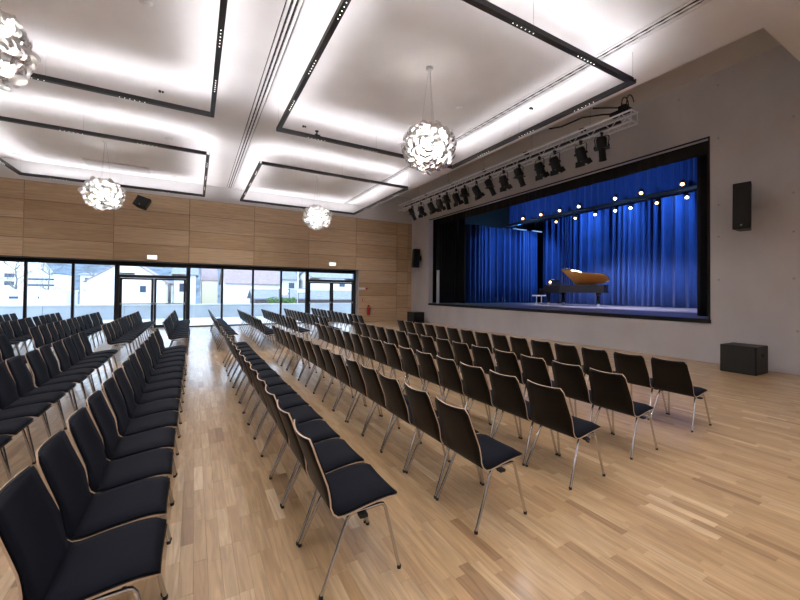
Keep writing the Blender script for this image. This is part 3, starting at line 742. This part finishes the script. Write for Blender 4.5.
# lighting bars on stage with small lit spotlights
def stage_bar(x, z, y0, y1, ys, lab, tagn, up=1):
    o = empty('lighting_bar', P(x, y0, z), label=lab, cat='lighting bar'); L = (y1-y0)*K
    MB().tube([(0, 0, 0), (0, L, 0)], .03, 8).build('pipe', 'black', o)
    MB().box((-.05, .1, -.10 if up < 0 else .05), (.05, L-.1, -.02 if up < 0 else .17)).build('cable_tray', 'black', o)
    mb = MB()
    for t in (.04, .35, .65, .96): mb.tube([(0, L*t, .1), (0, L*t, (4.6-z)*K-.005)], .006, 5)
    mb.build('suspension_cable', 'black', o)
    for i, (y, c_) in enumerate(ys):
        s = empty('par_lamp', P(x, y, z)+Vector((-.06, 0, 0)), label='small %s lit stage lamp, %s from the right on the %s stage bar' % ('warm' if c_ == 'e_warm' else 'white', ORD[i], tagn), cat='stage light', group='lit lamps on the stage bars')
        ax = Vector((-.75, -.30, -.6)).normalized(); c0 = Vector((-.04, 0, -.16*up))
        MB().lathe([(0, -.18), (.05, -.17), (.075, -.10), (.085, .10), (.09, .11)], c0, ax, 12).build('lamp_housing', 'black', s)
        MB().lathe([(0, .122), (.058, .113)], c0, ax, 12).build('lens', c_, s)
        MB().tube([(-.04, -.10, -.16*up), (-.02, -.10, -.05*up), (.0, 0, -.02*up), (-.02, .10, -.05*up), (-.04, .10, -.16*up)], .008, 5).build('yoke', 'black', s)
W_, H_ = 'e_warm', 'e_white'
stage_bar(8.75, 3.19, 3.2, 8.75, [(3.72, W_), (4.51, W_), (5.09, H_), (6.03, H_), (6.60, W_), (7.22, W_), (7.88, W_)], 'black lighting bar hanging in front of the blue border curtain', 'front', -1)
stage_bar(9.8, 3.34, 3.3, 8.9, [(4.08, H_), (4.70, W_), (5.31, H_), (5.70, H_), (6.26, H_), (6.87, W_), (7.52, W_)], 'black lighting bar hanging behind the blue border curtain', 'rear')
for x0, x1, y, lab in ((9.75, 10.4, 9.3, 'short pale lit lamp batten above the side curtain, left one'), (10.65, 11.15, 9.25, 'short pale lit lamp batten above the side curtain, right one')):
    o = empty('batten', P(x0, y, 3.24), label=lab, cat='stage light')
    MB().box((0, -.04, 0), ((x1-x0)*K, .04, .05)).build('housing', 'alu', o); MB().tube([(.25, 0, .05), (.25, 0, (4.6-3.24)*K)], .006, 5).tube([((x1-x0)*K-.1, 0, .05), ((x1-x0)*K-.1, 0, (4.6-3.24)*K)], .006, 5).build('hanger', 'black', o)
# stage spots; the blue ones are added off the bars to light the curtains
for y in (2.8, 4.0, 5.2, 6.4, 7.6):
    lamp('SPOT', 'stage_blue_light', P(10.6, y-.6, 3.9), STAGE_BLUE, (.20, .50, 1), target=P(11.5, y+1.8, 2.3), spot_size=2.2, spot_blend=.7, shadow_soft_size=.08)
for x, ty in ((9.0, 9.7), (10.5, 9.6)):
    lamp('SPOT', 'stage_side_light', P(x, 8.3, 3.15), STAGE_BLUE*.8, (.20, .50, 1), target=P(x+.2, ty, 2.2), spot_size=1.9, spot_blend=.7, shadow_soft_size=.08)
for y in (3.9, 5.4, 6.9, 8.2):
    lamp('SPOT', 'stage_border_light', P(7.6, y, 3.35), STAGE_BLUE*.3, (.25, .50, 1), target=P(9.0, y, 3.55), spot_size=2.0, spot_blend=.8, shadow_soft_size=.08)
for y, ty in ((4.5, 5.6), (6.2, 6.4), (7.6, 7.2), (3.7, 4.4)):
    lamp('SPOT', 'stage_white_light', P(8.7, y, 3.12), STAGE_WHITE, (.80, .80, 1), target=P(10.3, ty, .7), spot_size=1.3, spot_blend=.6, shadow_soft_size=.06)
for y, ty in ((4.46, 5.2), (6.15, 6.6)):
    lamp('SPOT', 'truss_front_light', P(TX, y, 3.35), STAGE_WHITE*.8, (1, .93, .90), target=P(10.6, ty, .9), spot_size=.6, spot_blend=.6, shadow_soft_size=.06)

# ------------------------------------------------------------------ grand piano and stool
pa = math.radians(-86)   # local +x (keyboard -> tail) points towards the right of the picture
o = empty('grand_piano', P(9.75, 7.62, ZS), pa, 'black grand piano on the stage with its lid half raised, gold reflection painted underneath', 'piano')
# outline, keyboard side at x=0, tail at x=2.55, bass (straight) side at +y (away from audience)
half = [(0, .76), (.9, .76), (1.7, .72), (2.2, .60), (2.5, .38), (2.58, .10), (2.52, -.14), (2.3, -.26), (2.0, -.30), (1.7, -.36), (1.4, -.50), (1.1, -.66), (.8, -.74), (.4, -.76), (0, -.76)]
def off_poly(poly, d):
    c0 = Vector((1.1, .1)); out = []
    for x, y in poly:
        v = Vector((x, y))-c0; out.append(tuple(c0 + v*(1-d/max(.3, v.length))))
    return out
inner = off_poly(half, .06); n = len(half)
z0, z1 = .62, .98; vs = [(x, y, z0) for x, y in half]+[(x, y, z1) for x, y in half]+[(x, y, z1) for x, y in inner]+[(x, y, z0+.08) for x, y in inner]
fs = []
for i in range(n):
    j = (i+1) % n; fs += [(i, j, n+j, n+i), (n+i, n+j, 2*n+j, 2*n+i), (2*n+i, 2*n+j, 3*n+j, 3*n+i)]
fs.append(tuple(range(n))[::-1])
MB().add(vs, fs).build('case', 'pblack', o)
MB().prism(off_poly(half, .065), z0+.20, z0+.24).build('string_plate', 'gold', o)
mb = MB()
for k in range(24): mb.tube([(.45, .65-.05*k, z0+.27), (2.3-.055*k, .50-.040*k, z0+.27)], .004, 4)
mb.build('strings', 'gold', o)
MB().box((-.30, -.76, .60), (0, -.70, .80)).box((-.30, .70, .60), (0, .76, .80)).box((-.30, -.76, .58), (.02, .76, .66)).build('key_bed', 'pblack', o, .008)
MB().box((-.26, -.62, .66), (-.10, .62, .70)).build('white_keys', 'ivory', o)
mb = MB()
for k in range(52):
    if k % 7 in (0, 3): continue
    y = -.62+.0238*k; mb.box((-.20, y-.006, .70), (-.10, y+.006, .712))
mb.build('black_keys', 'pblack', o)
MB().box((-.10, -.70, .68), (-.07, .70, .84)).build('fallboard', 'pblack', o)
# music desk with sheets, front flap folded back
r1 = Matrix.Rotation(-.35, 3, 'Y')
md = MB().box((.14, -.36, 1.0), (.16, .36, 1.26), 0, r1, (.15, 0, 1.0)).build('music_desk', 'pblack', o)
MB().box((.125, -.24, 1.03), (.138, -.02, 1.29), 0, r1, (.15, 0, 1.0)).box((.125, .0, 1.03), (.138, .20, 1.27), 0, r1, (.15, 0, 1.0)).build('sheet_music', 'paper', md)
# lid: hinge along the far straight side (y=.76), raised on the short prop
ang = math.radians(29)
def lidf(v):
    p = Vector((v.x, v.y-.76, v.z)); q = Matrix.Rotation(-ang, 3, 'X') @ p; return Vector((q.x, q.y+.76, q.z+.985))
lp = [(.72, .76)] + [p for p in half if p[0] > .75] + [(.72, -.745)]
lid = MB().prism(lp, .005, .03, 0, lidf).build('lid', 'pblack', o)
MB().prism(off_poly(lp, .01), .0, .0045, 0, lidf).build('lid_underside', 'lid_reflection', lid)  # thin sheet carrying the painted gold reflection
MB().prism([(.72, .76), (1.2, .76), (1.2, -.70), (.72, -.70)], .035, .055, 0, lidf).build('front_flap', 'pblack', lid)
MB().tube([(.85, -.66, .98), (.87, -.56, .98+.62)], .012, 6).build('lid_prop', 'pblack', o)
for x, y in ((.12, -.62), (.12, .62), (2.15, .12)):
    lg = MB().box((x-.06, y-.06, .12), (x+.06, y+.06, .60)).box((x-.08, y-.08, .50), (x+.08, y+.08, .62)).build('leg', 'pblack', o, .01)
    MB().tube([(x, y-.025, .055), (x, y+.025, .055)], .055, 12).box((x-.03, y-.04, .06), (x+.03, y+.04, .13)).build('caster', 'alu', lg)
MB().box((.25, -.14, .10), (.33, .14, .16)).tube([(.30, -.10, .16), (.30, -.05, .60)], .014, 6).tube([(.30, .10, .16), (.30, .05, .60)], .014, 6).build('pedal_lyre', 'pblack', o)
mb = MB()
for k in (-1, 0, 1): mb.box((.12, k*.07-.018, .08), (.26, k*.07+.018, .095))
mb.build('pedal', 'gold', o)
o = empty('piano_lamp', Vector(P(9.75, 7.62, ZS)) + Matrix.Rotation(pa, 3, 'Z') @ Vector((.10, -.45, .982)), label='small lit brass lamp on the keyboard end of the piano', cat='lamp')
MB().lathe([(.06, 0), (.06, .015), (.01, .02), (.01, .12)], n=14).build('base', 'gold', o)
MB().lathe([(.05, .10), (.06, .12), (.045, .18), (.02, .2)], n=14).build('shade', emis('warm_lamp_shade', (1, .75, .25), 3.5), o)
o = empty('piano_stool', P(9.72, 8.16, ZS), pa, 'pale-topped piano stool left of the grand piano', 'stool')
MB().box((-.18, -.33, .42), (.18, .33, .49)).build('seat', 'paper', o, .015)
for k in (-1, 1):
    MB().tube([(0, k*.20, .05), (0, k*.20, .42)], .025, 8).box((-.16, k*.20-.025, 0), (.16, k*.20+.025, .05)).build('leg', 'alu', o)

# ------------------------------------------------------------------ outside
tag(MB().box(P(-30, YG+.06, -.15), P(20, 15.0, -.002)).build('floor', 'paving'), kind='structure')
tag(MB().box(P(-120, 15.1, -1.9), P(120, 150, -1.8)).build('floor', 'paving'), kind='structure')
pw = empty('parapet_wall', P(0, 15, 0), label='grey concrete parapet wall of jointed panels outside the windows', cat='wall')
for k in range(17):
    x0 = -16+2.0*k; MB().box(P(x0+.006, 0, 0), P(x0+1.994, .14, .445)).build('wall_panel', 'ext_conc', pw)
MB().box(P(-16, -.02, .445), P(18, .16, .487)).build('coping', 'ext_white', pw)
def house(name, x0, x1, y0, y1, zb, ze, zr, lab, wall='ext_white', roof='ext_roof', ridge='x', wins=(), over=.2):
    o = empty(name, P((x0+x1)/2, (y0+y1)/2, zb), label=lab, cat='house'); c0 = Vector(P((x0+x1)/2, (y0+y1)/2, zb))
    def q(x, y, z): return Vector(P(x, y, z))-c0
    MB().box(q(x0, y0, zb), q(x1, y1, ze)).build('wall', wall, o)
    mx, my = (x0+x1)/2, (y0+y1)/2; t = .12
    if zr > ze:
        if ridge == 'x':
            MB().add([q(x0, y0, ze), q(x0, y1, ze), q(x0, my, zr), q(x1, y0, ze), q(x1, y1, ze), q(x1, my, zr)], [(0,2,1), (3,4,5), (0,3,5,2), (1,2,5,4), (0,1,4,3)]).build('gable', wall, o)
            for s, ya in ((-1, y0-over), (1, y1+over)):
                zz = ze-over*(zr-ze)/((y1-y0)/2)
                v = [q(x0-over, ya, zz), q(x1+over, ya, zz), q(x1+over, my, zr), q(x0-over, my, zr)]; v += [a+Vector((0, 0, t)) for a in v]
                MB().add(v, [(0,1,2,3), (7,6,5,4), (0,4,5,1), (1,5,6,2), (2,6,7,3), (3,7,4,0)]).build('roof', roof, o)
        else:
            MB().add([q(x0, y0, ze), q(x1, y0, ze), q(mx, y0, zr), q(x0, y1, ze), q(x1, y1, ze), q(mx, y1, zr)], [(0,1,2), (3,5,4), (1,4,5,2), (0,2,5,3), (0,3,4,1)]).build('gable', wall, o)
            for s, xa in ((-1, x0-over), (1, x1+over)):
                zz = ze-over*(zr-ze)/((x1-x0)/2)
                v = [q(xa, y0-over, zz), q(xa, y1+over, zz), q(mx, y1+over, zr), q(mx, y0-over, zr)]; v += [a+Vector((0, 0, t)) for a in v]
                MB().add(v, [(0,1,2,3), (7,6,5,4), (0,4,5,1), (1,5,6,2), (2,6,7,3), (3,7,4,0)]).build('roof', roof, o)
    else:
        MB().box(q(x0-.05, y0-.05, ze), q(x1+.05, y1+.05, ze+.08)).build('roof', roof, o)
    for (wx, wz, ww, wh) in wins:
        f = MB().box(q(wx-ww/2, y0-.03, wz-wh/2), q(wx+ww/2, y0+.02, wz+wh/2)).build('window', 'ext_white', o)
        MB().box(q(wx-ww/2+.03, y0-.04, wz-wh/2+.03), q(wx+ww/2-.03, y0-.028, wz+wh/2-.03)).build('pane', 'ext_glass', f)
    return o
ZG = -1.1
house('house', -5.95, -1.75, 30, 40, ZG, 1.50, 2.95, 'white gabled house filling the left glass door', ridge='y', over=.15, wins=((-3.0, 1.0, .4, .5),))
house('house', -1.35, .1, 33, 38, ZG, 2.15, 2.75, 'white house with a dark-framed window beside the gabled house', wall='ext_white', roof='ext_roof2', ridge='x', wins=((-.75, 1.15, .55, .7),))
house('house', .55, 1.7, 34, 40, ZG, 1.75, 3.2, 'small cream house with a steep roof between two mullions', wall='ext_cream', roof='ext_roof', ridge='x', over=.05, wins=())
house('house', 2.05, 5.9, 30, 36.5, ZG, 1.50, 3.35, 'white house with a broad pinkish tiled roof right of the cream house', ridge='x', over=.12, wins=())
house('house', 6.2, 9.1, 37, 42, ZG, 2.1, 2.9, 'white two-storey house behind the low dark garages', roof='ext_roof2', wins=((6.9, 2.6, .4, .4), (8.4, 1.5, .6, .6),))
house('house', 9.5, 17, 33, 40, ZG, 2.2, 2.9, 'white house seen through the right glass door', roof='ext_roof2', wins=((12.2, 1.6, .6, .45), (14.5, 1.6, .6, .45)))
house('garage', 3.55, 6.9, 26, 28.5, ZG, .48, 1.0, 'low dark-roofed carport beyond the parapet wall', wall='brown', roof='ext_roof2', over=.2)
house('garage', 7.5, 12.5, 27, 29.5, ZG, .42, .98, 'low grey-roofed shed row seen through the right glass door', wall='brown', roof='ext_roof2', over=.2)
house('flat_building', -14.5, -7.0, 29, 33, ZG, .80, .80, 'long low flat-roofed white building at the far left', roof='ext_white', wins=((-12.4, .45, .35, .2), (-8.95, .45, .45, .2), (-7.9, .45, .12, .2), (-10.6, .45, .4, .2)))
house('apartment_house', -16.0, -12.8, 45, 50, ZG, 2.6, 3.5, 'white apartment house on the slope at the far left', wins=((-15.3, 2.1, .7, .4), (-14.2, 2.1, .7, .4), (-15.3, 1.4, .7, .4), (-14.2, 1.4, .7, .4)), roof='ext_white')
house('apartment_house', -12.4, -10.2, 42, 46, ZG, 2.1, 2.1, 'white balcony apartment block behind the flat building', wins=((-11.3, 1.75, 1.7, .22), (-11.3, 1.25, 1.7, .22)), roof='ext_white')
house('apartment_house', -9.6, -8.2, 46, 50, ZG, 2.3, 2.5, 'pale house in the trees right of the balcony block', wins=((-9.1, 1.9, .35, .35),), roof='ext_roof2')
# hedge, signs, poles
rng = random.Random(3); mb = MB()
for k in range(420):
    p = Vector(P(3.0+1.35*rng.random(), 18.1+.35*rng.random(), -.2+.88*rng.random())); r = .07+.05*rng.random(); a = rng.random()*6.28
    d1 = Vector((math.cos(a), math.sin(a), rng.uniform(-.5, .5)))*r; d2 = Vector((-math.sin(a)*.5, math.cos(a)*.5, .8))*r
    mb.add([p-d1, p-d2, p+d1, p+d2], [(0,1,2,3)])
o = mb.build('hedge', 'hedge'); tag(o, 'low green hedge beyond the parapet wall, below the oval sign board', 'hedge')
for x, z, w_, lab in ((5.02, .95, .95, 'oval dark-rimmed sign board on a post above the green hedge'), (6.2, 1.0, 1.05, 'wide dark-framed sign board on posts left of the right door')):
    o = empty('sign_board', P(x, 24, 0), label=lab, cat='sign')
    if w_ < 1: MB().lathe([(.38, -.02), (.40, 0), (.38, .02)], (0, 0, z*K), axis=(0, 1, 0), n=24).build('board', 'white', o)
    else: MB().box((-.6, -.02, z*K-.18), (.6, .02, z*K+.2)).build('board', 'white', o); 
    MB().tube([(-.55, .03, z*K-.2), (.55, .03, z*K-.2)], .04, 6).tube([(-.55, .03, z*K+.22), (.55, .03, z*K+.22)], .04, 6).build('frame_bar', 'brown', o)
    MB().tube([(-.5, .05, -1.8*K), (-.5, .05, z*K+.2)], .05, 6).tube([(.5, .05, -1.8*K), (.5, .05, z*K+.2)], .05, 6).build('post', 'brown', o)
for x, y, h_, lab in ((-3.15, 26, 1.35, 'thin pale post in front of the white gabled house'), (6.1, 25, 2.9, 'tall pale pole rising left of the right glass door')):
    MBo = MB().tube([P(x, y, ZG), P(x, y, h_)], [.06, .05], 8).lathe([(.07, 0), (.07, .06), (0, .1)], P(x, y, h_), n=8).build('pole', 'alu'); tag(MBo, lab, 'pole')
# wooded hill behind the town
vs = []; fs = []; nxh, nyh = 70, 14; rh = random.Random(5)
for j in range(nyh+1):
    for i in range(nxh+1):
        x = -130+260*i/nxh; t = j/nyh; y = 75+80*t
        top = 7.5+2.5*math.sin(x*.045+1)+1.3*math.sin(x*.11)+ (4 if x < 0 else 0)*min(1, -x/25 if x < 0 else 0)
        z = -2+ (top+2)*math.sin(min(1, t*1.4)*PI/2) + rh.uniform(-.35, .45)
        vs.append(P(x, y, z*1.0))
for j in range(nyh):
    for i in range(nxh): q = j*(nxh+1)+i; fs.append((q, q+1, q+nxh+2, q+nxh+1))
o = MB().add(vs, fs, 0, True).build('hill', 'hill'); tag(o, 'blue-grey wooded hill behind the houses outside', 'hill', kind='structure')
# bare trees
def tree(x, y, h_, lab, seed):
    r = random.Random(seed); o = empty('bare_tree', P(x, y, ZG), label=lab, cat='tree', group='bare winter trees outside')
    tr_ = MB(); pts = [Vector((0, 0, 0))]
    for k in range(6): pts.append(pts[-1]+Vector((r.uniform(-.15, .15), r.uniform(-.15, .15), h_/6)))
    tr_.tube(pts, [.16, .14, .12, .10, .07, .05, .02], 6); tr_.build('trunk', 'bark', o)
    b = MB()
    def branch(p, d, l, rad, dep):
        q = p+d*l; b.tube([p, q], [rad, rad*.5], 4, caps=False)
        if dep:
            for _ in range(3):
                nd = (d+Vector((r.uniform(-.8, .8), r.uniform(-.8, .8), r.uniform(-.1, .6)))).normalized(); branch(p.lerp(q, r.uniform(.5, 1)), nd, l*.62, rad*.5, dep-1)
    for k in range(14):
        i = r.randint(2, 5); a = r.uniform(0, 6.28); branch(pts[i], Vector((math.cos(a), math.sin(a), .8)).normalized(), h_*.20, .045, 3)
    b.build('branches', 'bark', o)['kind'] = 'stuff'
tree(-11.0, 36, 6.5, 'bare winter tree at the far left window, in front of the apartment house', 1)
tree(-9.9, 38, 6.0, 'bare winter tree just right of the first window mullion', 2)
tree(-7.3, 40, 6.0, 'bare winter tree left of the white gabled house', 3)
tree(-.2, 44, 6.5, 'bare winter tree right of the left glass door', 4)
